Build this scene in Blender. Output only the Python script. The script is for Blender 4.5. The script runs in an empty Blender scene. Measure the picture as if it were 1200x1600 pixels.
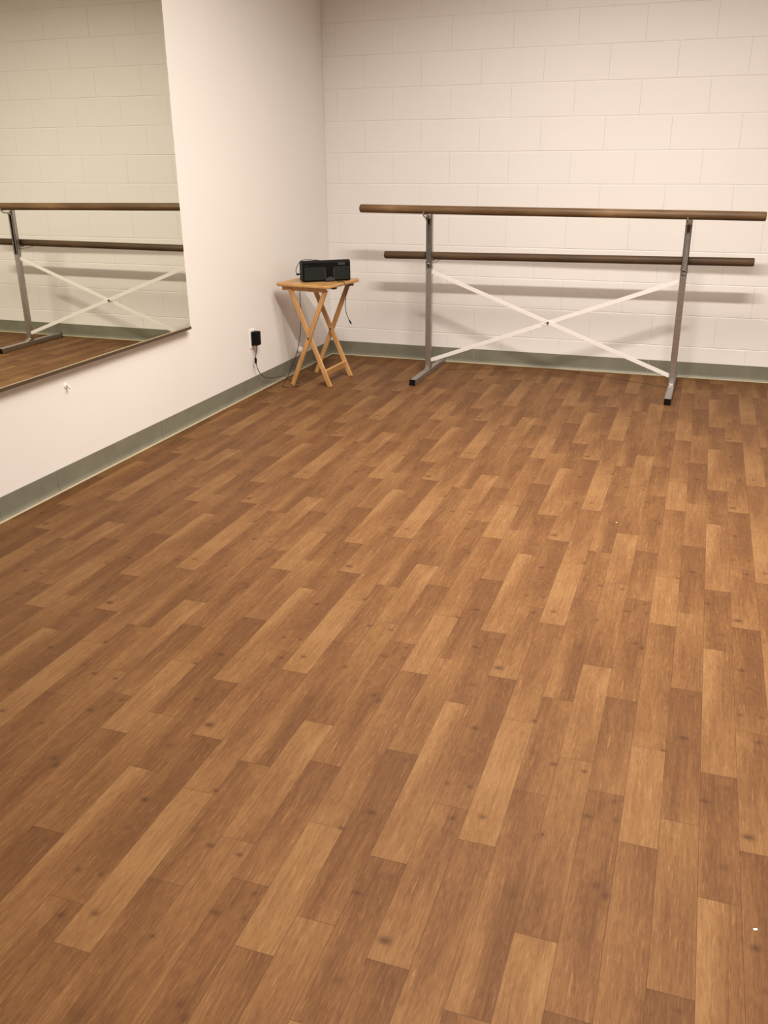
import bpy, bmesh, math, random
import numpy as np
from mathutils import Vector, Matrix
random.seed(7)
C = bpy.context.scene.collection
PI = math.pi

# ------------------------------------------------------------------ helpers
def link(o, parent=None):
    C.objects.link(o)
    if parent: o.parent = parent
    return o

def obj(name, bm, mats, parent=None, smooth=False):
    me = bpy.data.meshes.new(name)
    bmesh.ops.recalc_face_normals(bm, faces=bm.faces)
    if smooth:
        for f in bm.faces: f.smooth = True
    bm.to_mesh(me); bm.free()
    for m in (mats if isinstance(mats, (list, tuple)) else [mats]): me.materials.append(m)
    if smooth and smooth != 'all':
        me.set_sharp_from_angle(angle=math.radians(40))
    o = bpy.data.objects.new(name, me)
    return link(o, parent)

def thing(name, label, cat, loc=(0, 0, 0), rz=0, group=None):
    o = bpy.data.objects.new(name, None); link(o)
    o.empty_display_size = .1
    o.location = loc; o.rotation_euler = (0, 0, rz)
    return tag(o, label, cat, group)

def tag(o, label, cat, group=None):
    o['label'] = label; o['category'] = cat
    if group: o['group'] = group
    return o

def struct(name, bm, mats, parent=None, smooth=False):
    o = obj(name, bm, mats, parent, smooth)
    o['kind'] = 'structure'
    return o

def frame(d):
    d = Vector(d).normalized()
    up = Vector((0, 0, 1)) if abs(d.z) < .95 else Vector((0, 1, 0))
    a = d.cross(up).normalized(); b = a.cross(d).normalized()
    return d, a, b

def box(bm, c, s, bev=0, M=None, mi=0, seg=1):
    r = bmesh.ops.create_cube(bm, size=1)
    vs = r['verts']
    bmesh.ops.scale(bm, vec=Vector(s), verts=vs)
    fs = set(f for v in vs for f in v.link_faces)
    if bev:
        es = list(set(e for v in vs for e in v.link_edges))
        rr = bmesh.ops.bevel(bm, geom=es, offset=bev, segments=seg, profile=.6, affect='EDGES')
        fs = set(rr['faces']) | set(f for f in fs if f.is_valid)
        vs = list(set(v for f in fs for v in f.verts) | set(v for v in vs if v.is_valid))
        fs = set(f for v in vs for f in v.link_faces)
    T = Matrix.Translation(Vector(c))
    if M: T = T @ M.to_4x4()
    bmesh.ops.transform(bm, matrix=T, verts=vs)
    for f in fs: f.material_index = mi
    return vs

def bar(bm, p0, p1, w, h, bev=0, up=None, mi=0):
    """rectangular bar between two points, w across, h along 'up'"""
    p0 = Vector(p0); p1 = Vector(p1); d = (p1 - p0)
    L = d.length; d.normalize()
    u = Vector(up) if up else Vector((0, 0, 1))
    a = d.cross(u).normalized(); b = a.cross(d).normalized()
    M = Matrix((d, a, b)).transposed()
    return box(bm, (p0 + p1) / 2, (L, w, h), bev, M, mi)

def tube(bm, pts, r, n=8, cap=True, mi=0):
    """round tube along a polyline (parallel transport)"""
    pts = [Vector(p) for p in pts]
    rings = []
    d0, a, b = frame(pts[1] - pts[0])
    for i, p in enumerate(pts):
        if i == 0: t = pts[1] - pts[0]
        elif i == len(pts) - 1: t = pts[-1] - pts[-2]
        else: t = (pts[i + 1] - pts[i]).normalized() + (pts[i] - pts[i - 1]).normalized()
        t.normalize()
        a = (a - t * a.dot(t)).normalized(); b = t.cross(a)
        rr = r[i] if isinstance(r, (list, tuple)) else r
        rings.append([bm.verts.new(p + (a * math.cos(2 * PI * k / n) + b * math.sin(2 * PI * k / n)) * rr) for k in range(n)])
    for i in range(len(rings) - 1):
        for k in range(n):
            f = bm.faces.new((rings[i][k], rings[i][(k + 1) % n], rings[i + 1][(k + 1) % n], rings[i + 1][k])); f.material_index = mi
    if cap:
        f = bm.faces.new(list(reversed(rings[0]))); f.material_index = mi
        f = bm.faces.new(rings[-1]); f.material_index = mi
    return rings

def spline(pts, n=8):
    """Catmull-Rom through the points"""
    P = [Vector(p) for p in pts]; P = [P[0] * 2 - P[1]] + P + [P[-1] * 2 - P[-2]]
    out = []
    for i in range(1, len(P) - 2):
        p0, p1, p2, p3 = P[i - 1:i + 3]
        for k in range(n):
            t = k / n
            out.append(.5 * ((2 * p1) + (p2 - p0) * t + (2 * p0 - 5 * p1 + 4 * p2 - p3) * t * t + (3 * p1 - p0 - 3 * p2 + p3) * t ** 3))
    out.append(P[-2]); return out

def lathe(bm, prof, n=24, M=None, mi=0):
    """prof = list of (r, z); axis z"""
    rings = []
    for r, z in prof:
        rings.append([bm.verts.new((r * math.cos(2 * PI * k / n), r * math.sin(2 * PI * k / n), z)) for k in range(n)])
    for i in range(len(rings) - 1):
        for k in range(n):
            f = bm.faces.new((rings[i][k], rings[i][(k + 1) % n], rings[i + 1][(k + 1) % n], rings[i + 1][k])); f.material_index = mi
    bm.faces.new(list(reversed(rings[0]))).material_index = mi
    bm.faces.new(rings[-1]).material_index = mi
    vs = [v for r in rings for v in r]
    if M: bmesh.ops.transform(bm, matrix=M, verts=vs)
    return vs

def prism(bm, outline, z0, z1, M=None, mi=0):
    a = [bm.verts.new((x, y, z0)) for x, y in outline]; b = [bm.verts.new((x, y, z1)) for x, y in outline]
    n = len(a)
    fs = [bm.faces.new(list(reversed(a))), bm.faces.new(b)]
    for i in range(n): fs.append(bm.faces.new((a[i], a[(i + 1) % n], b[(i + 1) % n], b[i])))
    for f in fs: f.material_index = mi
    if M: bmesh.ops.transform(bm, matrix=M, verts=a + b)
    return a + b

# ------------------------------------------------------------------ materials
def srgb(r, g, b):
    f = lambda c: (c / 255 / 12.92) if c / 255 <= .04045 else ((c / 255 + .055) / 1.055) ** 2.4
    return (f(r), f(g), f(b), 1)

class NT:
    def __init__(s, name):
        s.m = bpy.data.materials.new(name); s.m.use_nodes = True
        s.t = s.m.node_tree; s.b = s.t.nodes['Principled BSDF']
    def n(s, typ, **kw):
        x = s.t.nodes.new(typ)
        for k, v in kw.items(): setattr(x, k, v)
        return x
    def l(s, a, b): s.t.links.new(a, b)
    def val(s, sock, v):
        if hasattr(v, 'is_output') or isinstance(v, bpy.types.NodeSocket): s.l(v, sock)
        else: sock.default_value = v
    def math(s, op, a, b=0., c=None, clamp=False):
        x = s.n('ShaderNodeMath', operation=op, use_clamp=clamp)
        s.val(x.inputs[0], a); s.val(x.inputs[1], b)
        if c is not None: s.val(x.inputs[2], c)
        return x.outputs[0]
    def mix(s, f, a, b, mode='MIX'):
        x = s.n('ShaderNodeMix', data_type='RGBA', blend_type=mode)
        s.val(x.inputs[0], f); s.val(x.inputs[6], a); s.val(x.inputs[7], b)
        return x.outputs[2]
    def noise(s, vec, scale, detail=3., rough=.55, dist=0., dim='3D'):
        x = s.n('ShaderNodeTexNoise', noise_dimensions=dim)
        x.inputs['Scale'].default_value = scale; x.inputs['Detail'].default_value = detail
        x.inputs['Roughness'].default_value = rough; x.inputs['Distortion'].default_value = dist
        if vec is not None: s.l(vec, x.inputs['Vector'])
        return x.outputs['Fac']
    def ramp(s, f, stops, interp='LINEAR'):
        x = s.n('ShaderNodeValToRGB'); x.color_ramp.interpolation = interp
        e = x.color_ramp.elements
        while len(e) < len(stops): e.new(.5)
        for i, (p, c) in enumerate(stops): e[i].position = p; e[i].color = c
        s.val(x.inputs[0], f); return x.outputs[0]
    def mapping(s, vec, sc=(1, 1, 1), loc=(0, 0, 0), rot=(0, 0, 0)):
        x = s.n('ShaderNodeMapping'); x.inputs['Scale'].default_value = sc
        x.inputs['Location'].default_value = loc; x.inputs['Rotation'].default_value = rot
        s.l(vec, x.inputs['Vector']); return x.outputs[0]
    def bump(s, h, strength=.2, dist=.002):
        x = s.n('ShaderNodeBump'); x.inputs['Strength'].default_value = strength
        x.inputs['Distance'].default_value = dist; s.l(h, x.inputs['Height'])
        s.l(x.outputs[0], s.b.inputs['Normal']); return x.outputs[0]
    def co(s, which='Object'):
        return s.n('ShaderNodeTexCoord').outputs[which]

def simple(name, col, rough=.5, metal=0., spec=.5, bump=None, vary=0.):
    t = NT(name)
    t.b.inputs['Roughness'].default_value = rough; t.b.inputs['Metallic'].default_value = metal
    t.b.inputs['Specular IOR Level'].default_value = spec
    if vary or bump:
        f = t.noise(t.co(), bump[0] if bump else 30., 4.)
        dark = tuple(c * (1 - vary) for c in col[:3]) + (1,)
        lite = tuple(min(1, c * (1 + vary)) for c in col[:3]) + (1,)
        t.l(t.ramp(f, [(.3, dark), (.7, lite)]), t.b.inputs['Base Color'])
        if bump: t.bump(f, bump[1], bump[2])
    else:
        t.b.inputs['Base Color'].default_value = col
    return t.m

WALL = (.80, .775, .745, 1)
def wall_paint(name, grain, strength, dirt=.03):
    t = NT(name); co = t.co()
    big = t.noise(co, 1.3, 3.)
    d = tuple(c * (1 - dirt) for c in WALL[:3]) + (1,)
    t.l(t.ramp(big, [(.3, d), (.7, WALL)]), t.b.inputs['Base Color'])
    t.b.inputs['Roughness'].default_value = .55
    t.b.inputs['Specular IOR Level'].default_value = .3
    f = t.noise(co, grain, 5., .6)
    t.bump(f, strength, .003)
    return t.m
M_wall = wall_paint('painted_drywall', 90., .10)
M_block = wall_paint('painted_block', 60., .22)
M_ceil = simple('ceiling_white', (.72, .70, .67, 1), .9, bump=(120., .3, .004), vary=.04)

def wood(name, base, dark, lite, axis, scale=1., rough=.45, patch=.5):
    """axis: 0/1/2 the direction of the grain in object space"""
    t = NT(name); co = t.co()
    sc = [38 * scale] * 3; sc[axis] = 2.2 * scale
    f1 = t.noise(t.mapping(co, tuple(sc)), 1., 5., .6, .4)
    sc2 = [7 * scale] * 3; sc2[axis] = 2.6 * scale
    f2 = t.noise(t.mapping(co, tuple(sc2), loc=(3, 1, 2)), 1., 3., .5)
    c = t.ramp(f1, [(.28, dark), (.5, base), (.75, lite)])
    c2 = t.ramp(f2, [(.35, dark), (.55, base), (.72, lite)])
    t.l(t.mix(patch, c, c2), t.b.inputs['Base Color'])
    t.b.inputs['Roughness'].default_value = rough
    t.b.inputs['Specular IOR Level'].default_value = .28
    t.bump(f1, .12, .001)
    return t.m
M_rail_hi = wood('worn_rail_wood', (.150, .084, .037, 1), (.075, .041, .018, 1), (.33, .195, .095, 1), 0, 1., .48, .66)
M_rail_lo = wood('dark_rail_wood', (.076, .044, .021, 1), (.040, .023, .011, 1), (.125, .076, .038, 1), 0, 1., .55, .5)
M_pine = wood('pine_top', (.50, .285, .105, 1), (.37, .19, .06, 1), (.62, .38, .165, 1), 1, 1., .35, .35)
M_pine_leg = wood('pine_leg', (.50, .275, .105, 1), (.36, .18, .06, 1), (.62, .37, .16, 1), 2, 1., .4, .3)

M_steel = simple('zinc_steel', (.42, .40, .38, 1), .34, .9, bump=(55., .05, .001), vary=.12)
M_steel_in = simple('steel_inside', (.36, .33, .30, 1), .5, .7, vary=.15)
M_flange_shade = simple('flange_shade', (.060, .050, .042, 1), .6, .4, vary=.2)  # dark tone stands in for shade on the inner flanges
M_bright = simple('bright_steel', (.82, .80, .76, 1), .22, 1.)
M_hook = simple('hook_steel', (.36, .32, .28, 1), .35, .9)
M_strap = simple('white_strap', (.74, .71, .68, 1), .4, 0., .4)
M_cap = simple('black_cap', (.006, .0045, .004, 1), .6, 0., .12)
M_black = simple('black_plastic', (.004, .0035, .0035, 1), .55, 0., .12)
M_cable = simple('black_cable', (.016, .014, .013, 1), .5)
M_grille = None
M_base = simple('grey_vinyl_base', (.185, .178, .132, 1), .5, bump=(9., .04, .002), vary=.10)
M_toe = simple('base_toe', (.46, .41, .27, 1), .45, vary=.06)
M_white = simple('white_plastic', (.84, .82, .78, 1), .35)
M_trim_channel = simple('brown_channel', (.115, .085, .055, 1), .4, .5)
M_gold = simple('channel_lip', (.72, .56, .36, 1), .35, .3)
M_hole_shade = simple('hole_shade', (.02, .018, .015, 1), .8)
M_screen = simple('grey_display', (.040, .043, .043, 1), .4, 0., .2)
M_cradle = simple('grey_cradle', (.038, .039, .040, 1), .5, 0., .2)
M_knot = simple('pivot_bolt', (.08, .045, .02, 1), .4, .6)
M_fleck = simple('paper_fleck', (.85, .82, .76, 1), .8)

def grille_mat():
    t = NT('speaker_cloth'); co = t.co()
    v = t.n('ShaderNodeTexVoronoi'); v.inputs['Scale'].default_value = 420
    t.l(co, v.inputs['Vector'])
    t.l(t.ramp(v.outputs['Distance'], [(.2, (.006, .008, .007, 1)), (.6, (.019, .022, .020, 1))]), t.b.inputs['Base Color'])
    t.b.inputs['Roughness'].default_value = .7
    t.b.inputs['Specular IOR Level'].default_value = .12
    return t.m
M_grille = grille_mat()

def mirror_mat():
    t = NT('mirror_glass')
    t.b.inputs['Base Color'].default_value = (.785, .795, .70, 1)
    t.b.inputs['Metallic'].default_value = 1.; t.b.inputs['Roughness'].default_value = 0.
    return t.m
M_mirror = mirror_mat()
M_glass_edge = simple('glass_edge', (.72, .76, .70, 1), .15, .3, .8)

# ------------------------------------------------------------------ room
X1, Y1, ZC = 4.25, -9.0, 3.30
COURSE, BLOCK = .2032, .4064

# floor: a printed vinyl plank sheet. One print = 8 planks wide and 1.045 m long, half drop.
PW, PL, U0, TH = .0846, 1.045, 2.743, .0146
# rows[r] = list of planks (start, end, stations [(v, tones left..right)])
ROWS = {
 0: [(.26, .885, [(.26, [1, .8, .7, .6]), (.42, [.8, .3, .6, .3]), (.63, [1.7, 1.0, -.2, -.2]), (.885, [1.3, 1.2, .2, -.2])]),
     (.885, 1.305, [(.885, [.3, -.9, -.7, -.1]), (1.05, [.3, -.9, 0, .1]), (1.2, [-.5, -.9, -.5, -.8]), (1.305, [-.6, -.8, -.7, -1.0])])],
 1: [(.005, .468, [(.005, [1.1, 1, .8, .7]), (.05, [1, .7, .6, .5]), (.12, [.3, .2, .4, .5]), (.26, [.6, -.3, -.2, 0]), (.375, [.8, .2, -.7, -.4]), (.468, [.6, .2, -.7, -.4])]),
     (.468, 1.05, [(.468, [.3, .2, -.1, .3]), (.54, [.2, -.1, -.3, .3]), (.61, [-.2, -.7, -.9, -.4]), (.82, [.1, -.5, -1, -1]), (.96, [.1, -.3, -1.2, -.8]), (1.05, [-.8, -.9, -1.2, -1.1])])],
 2: [(.37, .854, [(.37, [1.3, 1.0, .9, 1.1]), (.46, [1.1, .8, .8, 1]), (.61, [1.6, 1.4, 1.2, 1.2]), (.76, [1.4, 1.2, .9, .9]), (.854, [.9, .9, 1, 1.1])]),
     (.854, 1.415, [(.854, [.9, .9, .8, .4]), (.95, [.7, .3, .5, .3]), (1.045, [.4, -.2, 0, .2]), (1.15, [-.1, -.5, -.2, .3]), (1.25, [-.3, -.3, -.6, .3]), (1.35, [-.2, .2, -.6, 0]), (1.415, [-.5, -.3, -.5, -.2])])],
 3: [(.99, 1.62, [(.99, [.8, .6, -.9, -.9]), (1.1, [.8, .6, -1, -1]), (1.25, [.6, .1, -1.2, -.8]), (1.35, [.3, -.1, -.6, -.4]), (1.45, [0, -.4, -.3, -.5]), (1.58, [-.5, -.6, -.3, -.1]), (1.62, [-.5, -.6, -.3, .2])]),
     (1.62, 2.035, [(1.62, [.1, -.2, .2, .3]), (1.7, [-.1, -.7, .2, 0]), (1.8, [.2, -.4, -.3, .1]), (1.95, [-.4, -.6, -.1, .1]), (2.035, [-.8, -.7, .3, .1])])],
 4: [(.155, .735, [(.155, [-.5, -.6, -.5, -.5]), (.27, [-.2, -.6, -.3, .5]), (.42, [.3, .2, .1, .3]), (.55, [.5, .2, .3, .3]), (.65, [.5, .4, .5, .5]), (.735, [.3, .5, .5, .7])]),
     (.735, 1.2, [(.735, [1.1, .8, -.1, -.4]), (.87, [.9, .3, .6, .5]), (.97, [.6, .2, .5, .5]), (1.1, [1.2, .4, 1.3, 1.5]), (1.2, [.8, 1, .3, 1.2])])],
 5: [(0, .63, [(0, [.2, -.1, -.3, 0]), (.12, [.3, .1, -.8, -.1]), (.25, [.5, -.6, -.9, .1]), (.32, [.3, -.5, -.7, -.7]), (.44, [-.2, -.2, -.5, -.3]), (.63, [-.6, -.7, -.5, -.8])]),
     (.63, 1.045, [(.63, [-.2, -.1, .7, .1]), (.75, [-.5, .5, -.3, .5]), (.88, [-1, -.6, -.6, .2]), (1.045, [-.9, -.6, -.8, -1])])],
 6: [(.475, .84, [(.475, [1.2, 1, .9, 1]), (.58, [1.2, .9, 1.3, .6]), (.73, [1.3, 1, .9, 1]), (.84, [1.1, 1, .9, .8])]),
     (.84, 1.52, [(.84, [.7, .6, .6, .1]), (.9, [.8, .7, .7, 0]), (.915, [.1, .2, .4, -.2]), (1.0, [.1, .1, .6, -.2]), (1.1, [.4, .2, -.1, -.6]), (1.2, [.5, .4, -.1, -.7]), (1.3, [.6, .5, .1, -.2]), (1.36, [.4, 0, -.4, -.6]), (1.45, [.6, -.1, -.6, -.7]), (1.52, [.3, -.4, -.9, -1.1])])],
 7: [(.105, .58, [(.105, [.7, .4, .1, .1]), (.22, [.5, -.4, -.5, .2]), (.34, [.4, -.2, 0, .2]), (.46, [.5, .5, .3, .4]), (.58, [1, .6, .8, .4])]),
     (.58, 1.15, [(.58, [.2, -.4, .3, .3]), (.75, [-.5, -.8, -.4, -.3]), (.86, [-.6, -.9, -.7, -.8]), (1.0, [-.6, -.7, -.6, -1]), (1.15, [-1, -.9, -.8, -1.2])])],
}
# knots: row, v, position across (0..1), radius, strength, stretch across
KNOTS = [(0, .216, .74, .010, .45, 1), (0, .988, .62, .014, .5, 1), (0, .151, .12, .008, .6, 2),
 (1, .055, .24, .012, .9, 1.4), (1, .43, .66, .009, .8, 1), (1, .545, .17, .009, .6, 1), (1, .55, .79, .009, .6, 1), (1, .785, .26, .012, .8, 1.2), (1, .69, .42, .012, .35, 1),
 (2, .456, .42, .009, .6, 1.5), (2, .868, .97, .008, .8, 1), (3, .252, .75, .022, .4, .8), (3, .70, .9, .010, .75, 1.3), (3, .732, .21, .015, .35, 1.2),
 (4, .443, .09, .007, .85, 1), (4, .695, .8, .008, .8, 1.3), (5, .305, .9, .012, .5, 1), (5, .327, .65, .011, .5, 1), (5, .535, .13, .008, .6, 2.2), (5, .54, .88, .008, .45, 1), (5, .605, .76, .010, .55, 1),
 (6, .842, .93, .009, .75, 1), (7, .075, .68, .008, .5, 1), (7, .913, .49, .010, .85, 1.3)]

def floor_material():
    t = NT('vinyl_plank_print')
    uv = t.n('ShaderNodeUVMap', uv_map='print').outputs[0]        # metres inside the print
    sep = t.n('ShaderNodeSeparateXYZ'); t.l(uv, sep.inputs[0])
    U, V = sep.outputs[0], sep.outputs[1]
    tone = t.n('ShaderNodeAttribute', attribute_name='tone').outputs['Fac']
    e0 = t.n('ShaderNodeAttribute', attribute_name='seam_end').outputs['Fac']
    # grain
    gv = t.mapping(uv, (150, 7, 1))
    g1 = t.noise(gv, 1., 5., .62, .3, '2D')
    g2 = t.noise(t.mapping(uv, (520, 38, 1), (4, 9, 0)), 1., 3., .6, 0., '2D')
    g3 = t.noise(t.mapping(uv, (46, 6, 1), (14, 2, 0)), 1., 3., .5, 1.2, '2D')
    g4 = t.noise(t.mapping(uv, (60, 30, 1), (1, 12, 0)), 1., 4., .6, .6, '2D')
    x = t.math('MULTIPLY_ADD', t.math('SUBTRACT', g1, .5), 2.0, tone)
    x = t.math('MULTIPLY_ADD', t.math('SUBTRACT', g2, .5), 2.3, x)
    x = t.math('MULTIPLY_ADD', t.math('SUBTRACT', g3, .5), 1.5, x)
    x = t.math('MULTIPLY_ADD', t.math('SUBTRACT', g4, .5), 1.1, x)
    # light flecks in the grain
    g5 = t.noise(t.mapping(uv, (190, 11, 1), (33, 8, 0)), 1., 4., .7, .5, '2D')
    fl = t.n('ShaderNodeMapRange'); t.l(g5, fl.inputs[0]); fl.inputs[1].default_value = .60; fl.inputs[2].default_value = .74
    fl.inputs[3].default_value = 0; fl.inputs[4].default_value = 1.7
    x = t.math('ADD', x, fl.outputs[0])
    f = t.math('MULTIPLY_ADD', x, .195, .49)
    FA = .515
    col = t.ramp(f, [(p, tuple(q * FA for q in cc) + (1,)) for p, cc in ((.10, (.132, .052, .0175)), (.33, (.198, .083, .029)), (.5, (.262, .118, .042)), (.68, (.338, .164, .061)), (.92, (.44, .238, .096)))])
    # knots
    Vm = t.math('FLOORED_MODULO', V, PL)
    wob = t.math('MULTIPLY_ADD', t.math('SUBTRACT', g4, .5), .010, 0.)
    acc = None
    for (r, v, fx, rad, st, asp) in KNOTS:
        dx = t.math('DIVIDE', t.math('SUBTRACT', U, (r + fx) * PW), rad * asp)
        dy = t.math('DIVIDE', t.math('SUBTRACT', Vm, v), rad)
        d2 = t.math('ADD', t.math('MULTIPLY', dx, dx), t.math('MULTIPLY', dy, dy))
        k = t.math('MULTIPLY', t.math('EXPONENT', t.math('MULTIPLY', d2, -1.5)), st)
        acc = k if acc is None else t.math('MAXIMUM', acc, k)
    acc = t.math('MULTIPLY', acc, t.math('MULTIPLY_ADD', g4, 1.2, .4), clamp=True)
    col = t.mix(t.math('MULTIPLY', acc, .95), col, (.038, .0145, .006, 1))
    # printed seams between rows and at plank ends
    fr = t.math('FRACT', t.math('DIVIDE', U, PW))
    dd = t.math('MULTIPLY', t.math('MINIMUM', fr, t.math('SUBTRACT', 1., fr)), PW)
    s1 = t.math('LESS_THAN', dd, .00065)
    s2 = t.math('LESS_THAN', e0, .0009)
    seam = t.math('MULTIPLY', t.math('MAXIMUM', s1, t.math('MULTIPLY', s2, .8)), t.math('MULTIPLY_ADD', g3, .6, .28))
    col = t.mix(seam, col, (.030, .012, .005, 1))
    # worn, dusty traffic in the middle of the sheet
    wear = t.noise(t.co(), .9, 3., .5)
    col = t.mix(t.math('MULTIPLY', wear, .10), col, (.20, .125, .07, 1))
    t.l(col, t.b.inputs['Base Color'])
    t.b.inputs['Roughness'].default_value = .58
    t.b.inputs['Specular IOR Level'].default_value = .13
    hb = t.math('ADD', g2, t.math('MULTIPLY', seam, -1.5))
    t.bump(hb, .10, .0008)
    return t.m

def build_floor():
    c, s = math.cos(TH), math.sin(TH)
    verts, faces, tone, send, uvs = [], [], [], [], []
    ROWN0, ROWN1 = -34, 20
    NX = 3
    for R in range(ROWN0, ROWN1):
        col, r = R // 8, R % 8
        a0 = U0 + R * PW
        if a0 > X1 + .25 or a0 + PW < -.25: continue
        base = -3.577 + col * PL / 2
        for rep in range(-12, 12):
            for (v0, v1, st) in ROWS[r]:
                y0, y1 = base + rep * PL + v0, base + rep * PL + v1
                if y0 > .2 or y1 < Y1 - .2: continue
                n = max(4, int((v1 - v0) / .035))
                sv = [q[0] for q in st]
                vv = np.linspace(v0, v1, n + 1)
                T = np.array([np.interp(vv, sv, [q[1][k] for q in st]) for k in range(4)])
                b0 = len(verts)
                for j in range(n + 1):
                    for k in range(NX + 1):
                        a = a0 + PW * k / NX; b = base + rep * PL + vv[j]
                        verts.append((c * a - s * b, s * a + c * b, 0.))
                        tone.append(T[k][j]); send.append(min(vv[j] - v0, v1 - vv[j]))
                        uvs.append((r * PW + PW * k / NX, vv[j]))
                for j in range(n):
                    for k in range(NX):
                        i = b0 + j * (NX + 1) + k
                        q = (i, i + 1, i + NX + 2, i + NX + 1)
                        cx = sum(verts[w][0] for w in q) / 4; cy = sum(verts[w][1] for w in q) / 4
                        if -.02 < cx < X1 + .02 and Y1 - .02 < cy < .02: faces.append(q)
    me = bpy.data.meshes.new('floor')
    me.from_pydata(verts, [], faces)
    at = me.attributes.new('tone', 'FLOAT', 'POINT'); at.data.foreach_set('value', np.array(tone, dtype=np.float32))
    at = me.attributes.new('seam_end', 'FLOAT', 'POINT'); at.data.foreach_set('value', np.array(send, dtype=np.float32))
    ul = me.uv_layers.new(name='print')
    li = np.zeros(len(me.loops), dtype=np.int32); me.loops.foreach_get('vertex_index', li)
    ul.data.foreach_set('uv', np.array(uvs, dtype=np.float32)[li].ravel())
    me.materials.append(floor_material())
    bm = bmesh.new(); bm.from_mesh(me)
    bmesh.ops.delete(bm, geom=[v for v in bm.verts if not v.link_faces], context='VERTS')
    bm.to_mesh(me); bm.free()
    o = link(bpy.data.objects.new('floor', me)); o['kind'] = 'structure'
    return o
build_floor()

# back wall: painted concrete blocks, tooled joints modelled
def build_back_wall():
    bm = bmesh.new()
    rng = random.Random(3)
    nz = int(math.ceil(ZC / COURSE))
    for n in range(nz):
        z0, z1 = n * COURSE, min((n + 1) * COURSE, ZC)
        ph = .1 if n % 2 == 0 else .303
        xs = [0.] + [x for x in (ph + BLOCK * k for k in range(-1, 14)) if .02 < x < X1 - .02] + [X1]
        for x0, x1 in zip(xs[:-1], xs[1:]):
            d = .0028; dx = .0006; dz0 = .0045; dz1 = .0045
            off = rng.uniform(-.00025, .00025)
            o = [bm.verts.new((x, d, z)) for x, z in ((x0, z0), (x1, z0), (x1, z1), (x0, z1))]
            # slightly wavering joint edges
            m = 6
            bot = [bm.verts.new((x0 + dx + (x1 - x0 - 2 * dx) * k / m, off, z0 + dz0 + rng.uniform(-.0012, .0012))) for k in range(m + 1)]
            top = [bm.verts.new((x0 + dx + (x1 - x0 - 2 * dx) * k / m, off, z1 - dz1 + rng.uniform(-.0012, .0012))) for k in range(m + 1)]
            for k in range(m): bm.faces.new((bot[k], bot[k + 1], top[k + 1], top[k]))
            bm.faces.new([o[0], o[1]] + list(reversed(bot)))
            bm.faces.new([o[2], o[3]] + top)
            bm.faces.new((o[3], o[0], bot[0], top[0])); bm.faces.new((o[1], o[2], top[-1], bot[-1]))
    # body of the wall behind
    box(bm, (X1 / 2, .06, ZC / 2), (X1 + .2, .113, ZC))
    o = struct('wall_back', bm, M_block)
    return o
build_back_wall()

bm = bmesh.new(); box(bm, (-.06, Y1 / 2, ZC / 2), (.12, -Y1, ZC)); struct('wall_left', bm, M_wall)
bm = bmesh.new(); box(bm, (X1 + .06, Y1 / 2, ZC / 2), (.12, -Y1, ZC)); struct('wall_right', bm, M_wall)
bm = bmesh.new(); box(bm, (X1 / 2, Y1 - .06, ZC / 2), (X1 + .2, .12, ZC)); struct('wall_front', bm, M_wall)
bm = bmesh.new(); box(bm, (X1 / 2, Y1 / 2, ZC + .06), (X1 + .2, -Y1 + .2, .12)); struct('ceiling', bm, M_ceil)

# vinyl cove base, with a paler toe lying on the floor
def cove(name, a, b, nrm, seams):
    """runs from a to b on the floor line, nrm points into the room"""
    a = Vector(a); b = Vector(b); nrm = Vector(nrm); d = (b - a); L = d.length; d.normalize()
    prof = [(0, .1016), (.0030, .1010), (.0034, .024), (.0050, .014), (.0090, .0065), (.0105, .0050)]
    toe = [(.0105, .0050), (.0150, .0042), (.0165, .0030), (.0170, 0.)]
    bm = bmesh.new()
    cuts = [0.] + sorted(seams) + [L]
    rng = random.Random(5)
    for c0, c1 in zip(cuts[:-1], cuts[1:]):
        g0, g1 = c0 + .0006, c1 - .0006
        lift = rng.uniform(-.0012, .0012)
        for P, mi in ((prof, 0), (toe, 1)):
            R = []
            for t in (g0, g1):
                R.append([bm.verts.new(a + d * t + nrm * q + Vector((0, 0, z + (lift if z > .09 else 0)))) for q, z in P])
            for i in range(len(P) - 1):
                f = bm.faces.new((R[0][i], R[1][i], R[1][i + 1], R[0][i + 1])); f.material_index = mi
    o = struct(name, bm, [M_base, M_toe])
    return o
cove('baseboard_left', (0, 0, 0), (0, Y1, 0), (1, 0, 0), [1.22 * k - .10 for k in range(1, 8)] + [1.476, 3.19])
cove('baseboard_back', (0, 0, 0), (X1, 0, 0), (0, -1, 0), [1.12, 2.34, 3.56])
cove('baseboard_right', (X1, Y1, 0), (X1, 0, 0), (-1, 0, 0), [1.2 * k for k in range(1, 7)])

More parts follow.
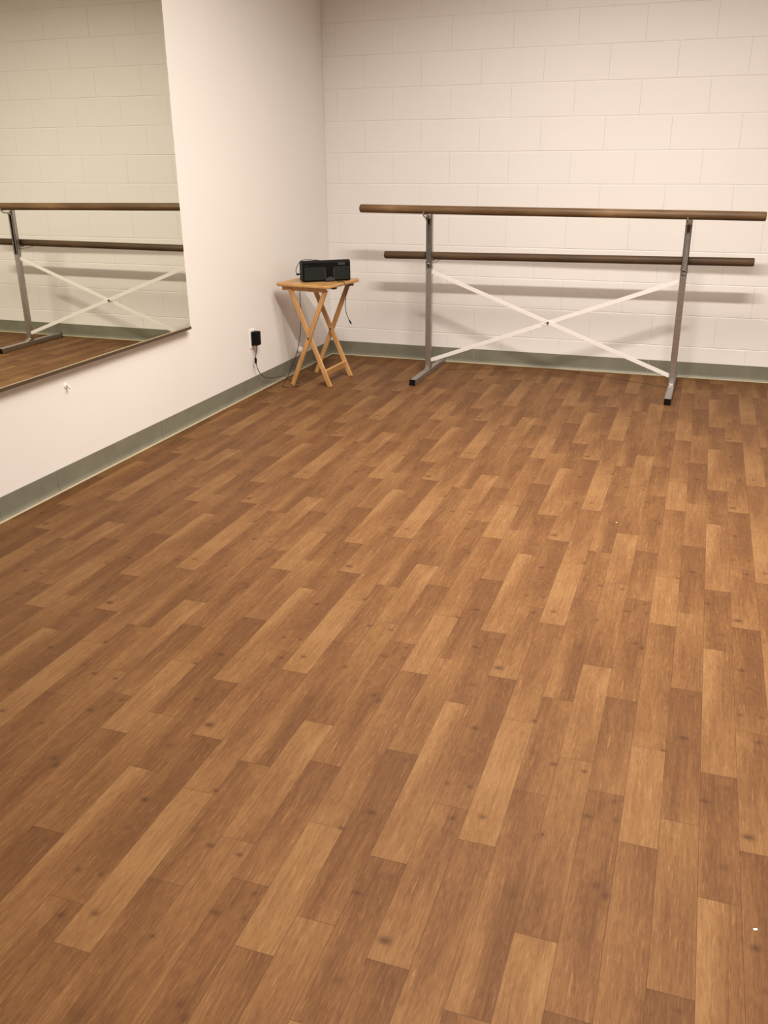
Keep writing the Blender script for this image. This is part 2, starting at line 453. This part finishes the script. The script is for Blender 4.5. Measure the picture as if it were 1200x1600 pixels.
# ------------------------------------------------------------------ mirror on the left wall
MY0, MY1, MZ0, MZ1 = -4.42, -2.012, .544, 2.40
mir = thing('wall_mirror', 'large frameless mirror on the left wall above a thin dark metal channel', 'mirror', (0, (MY0 + MY1) / 2, MZ0))
def build_mirror():
    bm = bmesh.new(); rng = random.Random(11)
    oy = (MY0 + MY1) / 2
    # silvered face with a slightly chipped far edge
    zs = [MZ0 + (MZ1 - MZ0) * k / 90 for k in range(91)]
    edge = [MY1 - oy + (rng.uniform(-.003, .0) if rng.random() < .45 else 0) for _ in zs]
    F = [bm.verts.new((.0315, e, z - MZ0)) for e, z in zip(edge, zs)]
    G = [bm.verts.new((.0315, MY0 - oy, z - MZ0)) for z in zs]
    Bk = [bm.verts.new((.001, MY1 - oy, z - MZ0)) for z in zs]
    Bg = [bm.verts.new((.001, MY0 - oy, z - MZ0)) for z in zs]
    for i in range(90):
        bm.faces.new((F[i], F[i + 1], G[i + 1], G[i])).material_index = 0
        bm.faces.new((F[i], Bk[i], Bk[i + 1], F[i + 1])).material_index = 1
        bm.faces.new((G[i], G[i + 1], Bg[i + 1], Bg[i])).material_index = 1
        bm.faces.new((Bk[i], Bg[i], Bg[i + 1], Bk[i + 1])).material_index = 1
    bm.faces.new((F[-1], Bk[-1], Bg[-1], G[-1])).material_index = 1
    bm.faces.new((F[0], G[0], Bg[0], Bk[0])).material_index = 1
    obj('mirror_glass', bm, [M_mirror, M_glass_edge], mir)
    bm = bmesh.new()
    W = MY1 - MY0 + .004
    # J channel: back, bottom and front lip
    box(bm, (.0182, 0, -.0055), (.0365, W, .003))
    box(bm, (.0355, 0, .0015), (.0022, W, .013), .0004)
    box(bm, (.0350, 0, .0086), (.0034, W, .0014), 0, None, 1)
    obj('bottom_channel', bm, [M_trim_channel, M_gold], mir)
build_mirror()

# ------------------------------------------------------------------ ballet barre stand
XL, XR, YP = .908, 2.516, -.43
TW = .038
barre = thing('ballet_barre', 'freestanding double ballet barre with brown rails on a steel stand by the block wall', 'ballet barre', ((XL + XR) / 2, YP, 0))
OX, OY = (XL + XR) / 2, YP
def L3(x, y, z): return Vector((x - OX, y - OY, z))

def rail(name, x0, x1, y, z0, z1, r, mat):
    bm = bmesh.new()
    n = 40
    pts = []; rad = []
    for e in (0, .004, .010):
        pts.append((x0 + e, e)); rad.append(r * (1 if e >= .010 else (.94 if e else .78)))
    xs = [x0, x0 + .003, x0 + .010] + [x0 + .010 + (x1 - x0 - .02) * k / n for k in range(1, n)] + [x1 - .010, x1 - .003, x1]
    rr = [r * .80, r * .95, r] + [r] * (n - 1) + [r, r * .95, r * .80]
    tube(bm, [L3(x, y, z0 + (z1 - z0) * (x - x0) / (x1 - x0)) for x in xs], rr, 24)
    return obj(name, bm, mat, barre, True)
RU, RL = .0262, .0250
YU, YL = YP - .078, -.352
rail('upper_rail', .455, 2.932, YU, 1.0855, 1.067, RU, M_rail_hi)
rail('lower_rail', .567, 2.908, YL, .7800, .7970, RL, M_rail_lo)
zu = lambda x: 1.0855 + (1.067 - 1.0855) * (x - .455) / 2.477
zl = lambda x: .780 + .017 * (x - .567) / 2.341

for X, sg in ((XL, 1), (XR, -1)):
    zt = zu(X) - RU - .006           # top of the post
    zs = .712                        # where the open channel starts
    # closed lower tube
    bm = bmesh.new()
    box(bm, L3(X, YP, (zs + .040) / 2), (TW, TW, zs - .040), .0025)
    box(bm, L3(X, YP, zs + .002), (TW * .80, TW * .80, .006), 0, None, 1)  # solid dark block, painted as the shade of a hollow tube mouth
    post = obj('post', bm, [M_steel, M_hole_shade], barre)
    # upper open channel, mouth towards the room
    bm = bmesh.new()
    w, t, h0, h1 = TW * .97, .0035, zs - .004, zt
    hc, hh = (h0 + h1) / 2, h1 - h0
    box(bm, L3(X, YP + w / 2 - t / 2, hc), (w, t, hh))
    for q in (-1, 1):
        box(bm, L3(X + q * (w / 2 - t / 2), YP, hc), (t, w, hh))
        box(bm, L3(X + q * (w / 2 - .0045), YP - w / 2 + t / 2, hc), (.009, t, hh))
    # inner back face is dull
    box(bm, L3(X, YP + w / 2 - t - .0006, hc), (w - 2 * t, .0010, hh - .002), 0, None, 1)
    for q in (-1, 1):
        box(bm, L3(X + q * (w / 2 - t - .0005), YP, hc), (.0010, w - 2 * t, hh - .002), 0, None, 2)  # dark liners, shade inside the channel put into their colour
    obj('post_channel', bm, [M_steel, M_steel_in, M_flange_shade], barre)
    # foot with plastic plugs
    bm = bmesh.new()
    yf, yb = -.785, -.075
    box(bm, L3(X, (yf + yb) / 2, TW / 2 + .001), (TW, yb - yf, TW), .0025)
    ft = obj('foot', bm, M_steel, barre)
    for y, q in ((yf, -1), (yb, 1)):
        bm = bmesh.new()
        box(bm, L3(X, y + q * .0025, TW / 2 + .0005), (TW + .001, .011, TW + .001), .002)
        obj('end_cap', bm, M_cap, ft)
    # bright weld bracket at the base
    bm = bmesh.new()
    box(bm, L3(X, YP - TW / 2 - .009, TW + .010), (TW * .82, .018, .018), .003)
    box(bm, L3(X, YP - TW / 2 - .026, TW + .0035), (TW * .82, .016, .005), .001)
    obj('base_bracket', bm, M_bright, barre)
    # saddle carrying the upper rail
    bm = bmesh.new()
    box(bm, L3(X, (YU + YP) / 2, zt + .003), (TW * .9, YP - YU + .034, .005), .001)
    box(bm, L3(X, YP - TW / 2 - .003, zt - .012), (TW * .75, .005, .026), .001)
    tube(bm, [L3(X - .005, YP - TW / 2 + .002, zt - .010), L3(X - .005, YP - TW / 2 - .012, zt - .010)], .0065, 10)
    obj('rail_saddle', bm, M_bright, barre)
    # round hooks: one reaching forward under the upper rail, one back under the lower rail
    bm = bmesh.new()
    z = zt
    tube(bm, spline([L3(X - .004, YP - .010, z - .018), L3(X - .006, YP - .050, z - .016), L3(X - .008, YU - .012, z - .012),
                     L3(X - .008, YU - .036, z + .004), L3(X - .008, YU - .038, z + .022)], 6), .0042, 10)
    tube(bm, [L3(X - .018, YP - .030, z - .030), L3(X - .010, YP - .050, z - .024)], .004, 8)
    obj('rail_hook', bm, M_hook, barre, True)
    bm = bmesh.new()
    z = zl(X) - RL
    tube(bm, spline([L3(X + .004, YP + .010, z - .020), L3(X + .006, YL + .010, z - .020), L3(X + .010, YL + .090, z - .018),
                     L3(X + .012, YL + .145, z - .008), L3(X + .012, YL + .160, z + .012), L3(X + .012, YL + .160, z + .026)], 6), .0042, 10)
    tube(bm, [L3(X - TW / 2 - .008, YP + .006, z - .012), L3(X + TW / 2 + .008, YP + .006, z - .034)], .0042, 10)
    box(bm, L3(X + .004, (YP + YL) / 2 + .010, z - .0035), (TW * .6, .062, .005), .001)
    obj('rail_hook', bm, M_hook, barre, True)

# crossed flat braces
def strap(p0, p1, yo, yo1=None):
    bm = bmesh.new()
    a, b = L3(p0[0], YP + yo, p0[1]), L3(p1[0], YP + (yo if yo1 is None else yo1), p1[1])
    bar(bm, a, b, .0030, .026, .0008)
    return obj('brace_strap', bm, M_strap, barre)
strap((XL + .018, .098), (XR - .018, .682), -.003)
strap((XL + .018, .690), (XR - .018, .100), -.0065)
bm = bmesh.new()
cx, cz = 1.713, .392
Rm = Matrix.Translation(L3(cx, YP - .010, cz)) @ Matrix.Rotation(PI / 2, 4, 'X')
lathe(bm, [(.0075, -.004), (.0075, .003), (.006, .006)], 12, Rm)
obj('center_bolt', bm, M_knot, barre, True)
bm = bmesh.new()
tube(bm, spline([L3(cx - .002, YP - .014, cz - .008), L3(cx - .016, YP - .016, cz - .010), L3(cx - .036, YP - .015, cz - .001)], 4), .0016, 6)
obj('cotter_pin', bm, M_hook, barre, True)

# ------------------------------------------------------------------ folding tray table in the corner
TX, TY, TR = .280, -.822, math.radians(-1)
TT = Matrix.Translation((-.005, 0, 0)) @ Matrix.Rotation(math.radians(-7.5), 4, 'Z')   # the top sits slightly askew on its legs
ZT = .656
tab = thing('folding_table', 'small folding wooden tray table with crossed legs in the room corner', 'table', (TX, TY, 0), TR)
def rounded(w, d, r, n=6):
    out = []
    for sx, sy, a0 in ((1, 1, 0), (-1, 1, 90), (-1, -1, 180), (1, -1, 270)):
        for k in range(n + 1):
            a = math.radians(a0 + 90 * k / n)
            out.append((sx * (w / 2 - r) + r * math.cos(a), sy * (d / 2 - r) + r * math.sin(a)))
    return out
TWX, TWY = .398, .418
bm = bmesh.new()
o1 = rounded(TWX, TWY, .030); o0 = rounded(TWX - .010, TWY - .010, .026)
Lz = [(o0, ZT - .020), (o1, ZT - .015), (o1, ZT - .005), (o0, ZT)]
R = [[bm.verts.new((x, y, z)) for x, y in o] for o, z in Lz]
n = len(o1)
for i in range(3):
    for k in range(n): bm.faces.new((R[i][k], R[i][(k + 1) % n], R[i + 1][(k + 1) % n], R[i + 1][k]))
bm.faces.new(R[-1]); bm.faces.new(list(reversed(R[0])))
bmesh.ops.transform(bm, matrix=TT, verts=bm.verts)
obj('tray_top', bm, M_pine, tab, False)
# side rails under the top
for sy in (-1, 1):
    bm = bmesh.new(); box(bm, (0, sy * .172, ZT - .033), (.325, .018, .026), .003); bmesh.ops.transform(bm, matrix=TT, verts=bm.verts)
    obj('side_rail', bm, M_pine_leg, tab)
for y in (-.075, .125):
    bm = bmesh.new(); box(bm, (.163, y, ZT - .028), (.030, .034, .016), .003); bmesh.ops.transform(bm, matrix=TT, verts=bm.verts); obj('catch', bm, M_knot, tab)
LW, LT = .030, .018
zl0, zl1 = .0, ZT - .024
def leg(y, xb, xt):
    bm = bmesh.new()
    a = Vector((xb, y, .010)); b = Vector((xt, y, zl1 - .012))
    d = (b - a).normalized()
    vs = bar(bm, a - d * .012, b + d * .006, LT, LW, .003, up=(1, 0, 0))
    for v in bm.verts:                       # cut the foot flat on the floor
        if v.co.z < .0: v.co.z = .0
    return obj('leg', bm, M_pine_leg, tab)
yo, yi = .186, .164
leg(-yo, -.126, .128); leg(-yi, .126, -.128)
leg(yo, -.126, .128); leg(yi, .135, -.128)
bm = bmesh.new()
def legpt(z, xb, xt): return xb + (xt - xb) * z / zl1
bar(bm, (legpt(.085, .126, -.128), -yi, .085), (legpt(.085, .135, -.128), yi, .085), .016, .045, .003, up=(.2, 0, 1))
obj('stretcher', bm, M_pine_leg, tab)
for sy in (-1, 1):
    bm = bmesh.new()
    lathe(bm, [(.006, -.024), (.006, .024)], 12, Matrix.Translation((0, sy * (yo + yi) / 2, zl1 / 2)) @ Matrix.Rotation(PI / 2, 4, 'X'))
    obj('pivot_bolt', bm, M_knot, tab, True)

# ------------------------------------------------------------------ speaker dock on the tray
DA = math.radians(35.5)
DW, DH, DD = .313, .130, .100
dock = thing('speaker_dock', 'black speaker dock with two grilles standing on the tray table', 'speaker', (.3475 - .045 * .58, -.848 + .045 * .81, ZT + .0005), DA)
# local frame: x along the front, -y towards the room
fy = -.045
bm = bmesh.new()
prof = [(fy, .004), (fy, .118), (fy + .006, .126), (fy + .020, DH), (fy + .075, DH - .004), (fy + .095, .112), (fy + .098, .010), (fy + .092, .004)]
va = [bm.verts.new((-DW / 2, y, z)) for y, z in prof]; vb = [bm.verts.new((DW / 2, y, z)) for y, z in prof]
m = len(prof)
for i in range(m): bm.faces.new((va[i], va[(i + 1) % m], vb[(i + 1) % m], vb[i]))
bm.faces.new(va); bm.faces.new(list(reversed(vb)))
bmesh.ops.bevel(bm, geom=[e for e in bm.edges if len(e.link_faces) == 2 and abs(e.calc_face_angle(0)) > 1.2], offset=.004, segments=2, affect='EDGES')
obj('body', bm, M_black, dock)
def grille(x0, x1):
    bm = bmesh.new()
    z0, z1 = .010, .092
    box(bm, ((x0 + x1) / 2, fy - .005, (z0 + z1) / 2), (x1 - x0, .014, z1 - z0), .004, None, 0, 2)
    return obj('speaker_grille', bm, M_grille, dock)
grille(-.148, -.012); grille(.046, .150)
bm = bmesh.new()
box(bm, (.017, fy - .012, .014), (.058, .030, .018), .003)
box(bm, (.017, fy - .020, .026), (.030, .010, .008), .002)
box(bm, (-.010, fy - .006, .050), (.006, .013, .070), .001); box(bm, (.044, fy - .006, .050), (.006, .013, .070), .001)
obj('cradle', bm, M_cradle, dock)
bm = bmesh.new(); box(bm, (.098, fy - .001, .108), (.048, .004, .017), .001); obj('display', bm, M_screen, dock)
bm = bmesh.new(); box(bm, (-.130, fy - .001, .1015), (.020, .003, .004), .0008); obj('badge', bm, M_cradle, dock)

# signal lead looped over the left end of the dock
Dm = Matrix.Translation(dock.location) @ Matrix.Rotation(DA, 4, 'Z')
dl = lambda x, y, z: Dm @ Vector((x, y, z))
lead = thing('audio_lead', 'thin black audio lead looped over the left end of the speaker dock', 'cable', dl(-.12, 0, DH))
def to(o, pts): return [Vector(p) - Vector(o.location) for p in pts]
bm = bmesh.new()
tube(bm, to(lead, spline([dl(-.045, -.030, DH + .003), dl(-.085, -.034, DH + .006), dl(-.120, -.034, DH + .009), dl(-.160, -.032, DH + .004), dl(-.187, -.030, DH - .030), dl(-.196, -.030, DH - .060), dl(-.190, -.028, DH - .078)], 8)), .0021, 8)
obj('cord', bm, M_cable, lead, True)
bm = bmesh.new()
tube(bm, to(lead, [dl(-.194, -.028, .050), dl(-.190, -.028, .050), dl(-.178, -.028, .051), dl(-.172, -.028, .051)]), [.004, .0065, .0065, .004], 10)
tube(bm, to(lead, [dl(-.174, -.028, .051), dl(-.158, -.028, .052)]), .0022, 8)
obj('plug', bm, M_black, lead, True)

# lead hanging over the edge of the tray
hang = thing('hanging_lead', 'thin black lead hanging over the right edge of the tray table', 'cable', (.470, -.86, ZT))
Tm = Matrix.Translation((TX, TY, 0)) @ Matrix.Rotation(TR, 4, 'Z')
bm = bmesh.new()
hp = [(.425, -.862, ZT + .003), (.448, -.861, ZT + .0035), (.469, -.864, ZT + .0035), (.4815, -.868, ZT - .008), (.484, -.874, ZT - .040), (.488, -.880, ZT - .090), (.486, -.885, ZT - .150), (.494, -.880, ZT - .200), (.505, -.873, ZT - .232)]
tube(bm, to(hang, spline(hp, 8)), .0022, 8); obj('cord', bm, M_cable, hang, True)
bm = bmesh.new(); tube(bm, to(hang, [hp[-1], (.509, -.870, ZT - .242), (.515, -.866, ZT - .256), (.518, -.864, ZT - .262)]), [.003, .0048, .0048, .002], 8)
obj('plug', bm, M_black, hang, True)

# ------------------------------------------------------------------ outlet, power adapter and its cord
out = thing('wall_outlet', 'white outlet plate low on the left wall behind the power adapter', 'outlet', (0, -1.258, .345))
bm = bmesh.new(); box(bm, (.003, 0, 0), (.006, .072, .116), .002, None, 0, 2); obj('cover_plate', bm, M_white, out)
for q in (-1, 1):
    bm = bmesh.new(); box(bm, (.0058, 0, q * .020), (.004, .034, .028), .0015)
    obj('socket', bm, M_white, out)
ad = thing('power_adapter', 'black plug-in power adapter in the outlet with a thin black cord', 'power adapter', (.008, -1.258, .352))
bm = bmesh.new(); box(bm, (.021, .000, -.004), (.042, .052, .086), .005, None, 0, 2); obj('body', bm, M_black, ad)
ZB = .0024
cp = [(.028, -1.258, .310), (.030, -1.262, .285), (.030, -1.275, .250), (.030, -1.285, .215), (.030, -1.262, .150), (.030, -1.205, .096), (.028, -1.110, .060), (.030, -.990, .040), (.040, -.900, .028),
      (.062, -.905, .010), (.120, -.935, ZB), (.178, -.970, ZB), (.192, -1.030, ZB), (.155, -1.080, ZB), (.105, -1.075, ZB), (.080, -1.010, ZB), (.062, -.930, .010), (.045, -.850, .030), (.034, -.770, .075), (.030, -.690, .125), (.028, -.640, .190), (.030, -.605, .270), (.036, -.600, .400), (.036, -.598, .520), (.040, -.590, .640), (.060, -.588, ZT + .010), (.105, -.600, ZT + .0035), (.170, -.640, ZT + .0035)]
bm = bmesh.new(); tube(bm, to(ad, spline(cp, 8)), .0024, 8); obj('cord', bm, M_cable, ad, True)
bm = bmesh.new(); tube(bm, to(ad, [(.030, -1.281, .228), (.030, -1.283, .225), (.030, -1.285, .197), (.030, -1.284, .194)]), [.004, .0075, .0075, .004], 10); obj('ferrite_bead', bm, M_black, ad, True)

# a second small white fitting near the base of the same wall
fit = thing('plug_in_fitting', 'small rounded white plug-in fitting low on the wall behind the left table leg', 'plug-in', (0, -.605, .155))
bm = bmesh.new(); box(bm, (.0025, 0, 0), (.005, .070, .105), .002, None, 0, 2); obj('cover_plate', bm, M_white, fit)
bm = bmesh.new(); lathe(bm, [(.020, 0), (.024, .010), (.022, .026), (.012, .034)], 20, Matrix.Translation((.005, 0, -.008)) @ Matrix.Rotation(PI / 2, 4, 'Y'))
obj('body', bm, M_white, fit, True)

# little white stop on the wall under the mirror
kn = thing('wall_hook', 'tiny white plastic hook on the left wall just below the mirror', 'hook', (0, -3.043, .459))
bm = bmesh.new(); lathe(bm, [(.0125, 0), (.0125, .003), (.010, .005)], 18, Matrix.Rotation(PI / 2, 4, 'Y')); obj('base_disc', bm, M_white, kn, True)
bm = bmesh.new(); tube(bm, spline([(.004, 0, .004), (.014, 0, .002), (.018, 0, -.006), (.015, 0, -.012)], 5), .0042, 10); obj('hook_arm', bm, M_white, kn, True)
bm = bmesh.new(); lathe(bm, [(.0026, 0), (.0020, .002)], 10, Matrix.Translation((.005, .004, .007)) @ Matrix.Rotation(PI / 2, 4, 'Y')); obj('screw', bm, M_cap, kn, True)

# specks lying on the floor
for (x, y, lab, sz) in ((2.434, -2.759, 'tiny white fleck on the floor in front of the right barre foot', .006),
                        (2.922, -4.793, 'tiny white fleck on the floor near the right edge of the photo', .008)):
    bm = bmesh.new(); box(bm, (0, 0, .0012), (sz, sz * .6, .002), .0006)
    o = obj('paper_fleck', bm, M_fleck); o.location = (x, y, 0); o.rotation_euler = (0, 0, .5)
    tag(o, lab, 'litter', 'white flecks on the floor')

# ------------------------------------------------------------------ light
def area(name, loc, size, power, spread, col, tilt=0.):
    L = bpy.data.lights.new(name, 'AREA'); L.shape = 'RECTANGLE'; L.size, L.size_y = size
    L.energy = power; L.spread = math.radians(spread); L.color = col
    o = link(bpy.data.objects.new(name, L)); o.location = loc; o.rotation_euler = (math.radians(tilt), 0, 0)
    return o
WARM = (1.0, .915, .825)
area('lamp_near_wall', (2.45, -3.70, ZC - .02), (1.5, .12), 130, 127, WARM, 18)
area('lamp_back', (1.75, -2.10, ZC - .02), (1.4, 1.0), 66, 134, WARM, 4)
area('lamp_middle', (2.9, -6.2, ZC - .02), (.9, .5), 70, 104, WARM)
w = bpy.data.worlds.new('World'); bpy.context.scene.world = w; w.use_nodes = True
w.node_tree.nodes['Background'].inputs[0].default_value = (0, 0, 0, 1)

# ------------------------------------------------------------------ camera
cam = bpy.data.cameras.new('Camera'); cam.sensor_fit = 'VERTICAL'; cam.sensor_height = 24.; cam.lens = 24. * 1400. / 1600.
cam.clip_start = .05
co = link(bpy.data.objects.new('Camera', cam))
rx, rz, ry = -.3810, .3481, .0094
Rc = Matrix.Rotation(rz, 3, 'Z') @ Matrix.Rotation(rx, 3, 'X') @ Matrix.Rotation(ry, 3, 'Y')
Rb = Rc @ Matrix(((1, 0, 0), (0, 0, -1), (0, 1, 0)))
co.matrix_world = Matrix.Translation((2.6963, -6.2836, 1.4207)) @ Rb.to_4x4()
sc = bpy.context.scene
sc.camera = co
sc.view_settings.view_transform = 'Standard'; sc.view_settings.look = 'None'
sc.view_settings.exposure = 0.; sc.view_settings.gamma = 1.; sc.view_settings.use_curve_mapping = False
sc.cycles.caustics_reflective = False; sc.cycles.caustics_refractive = False
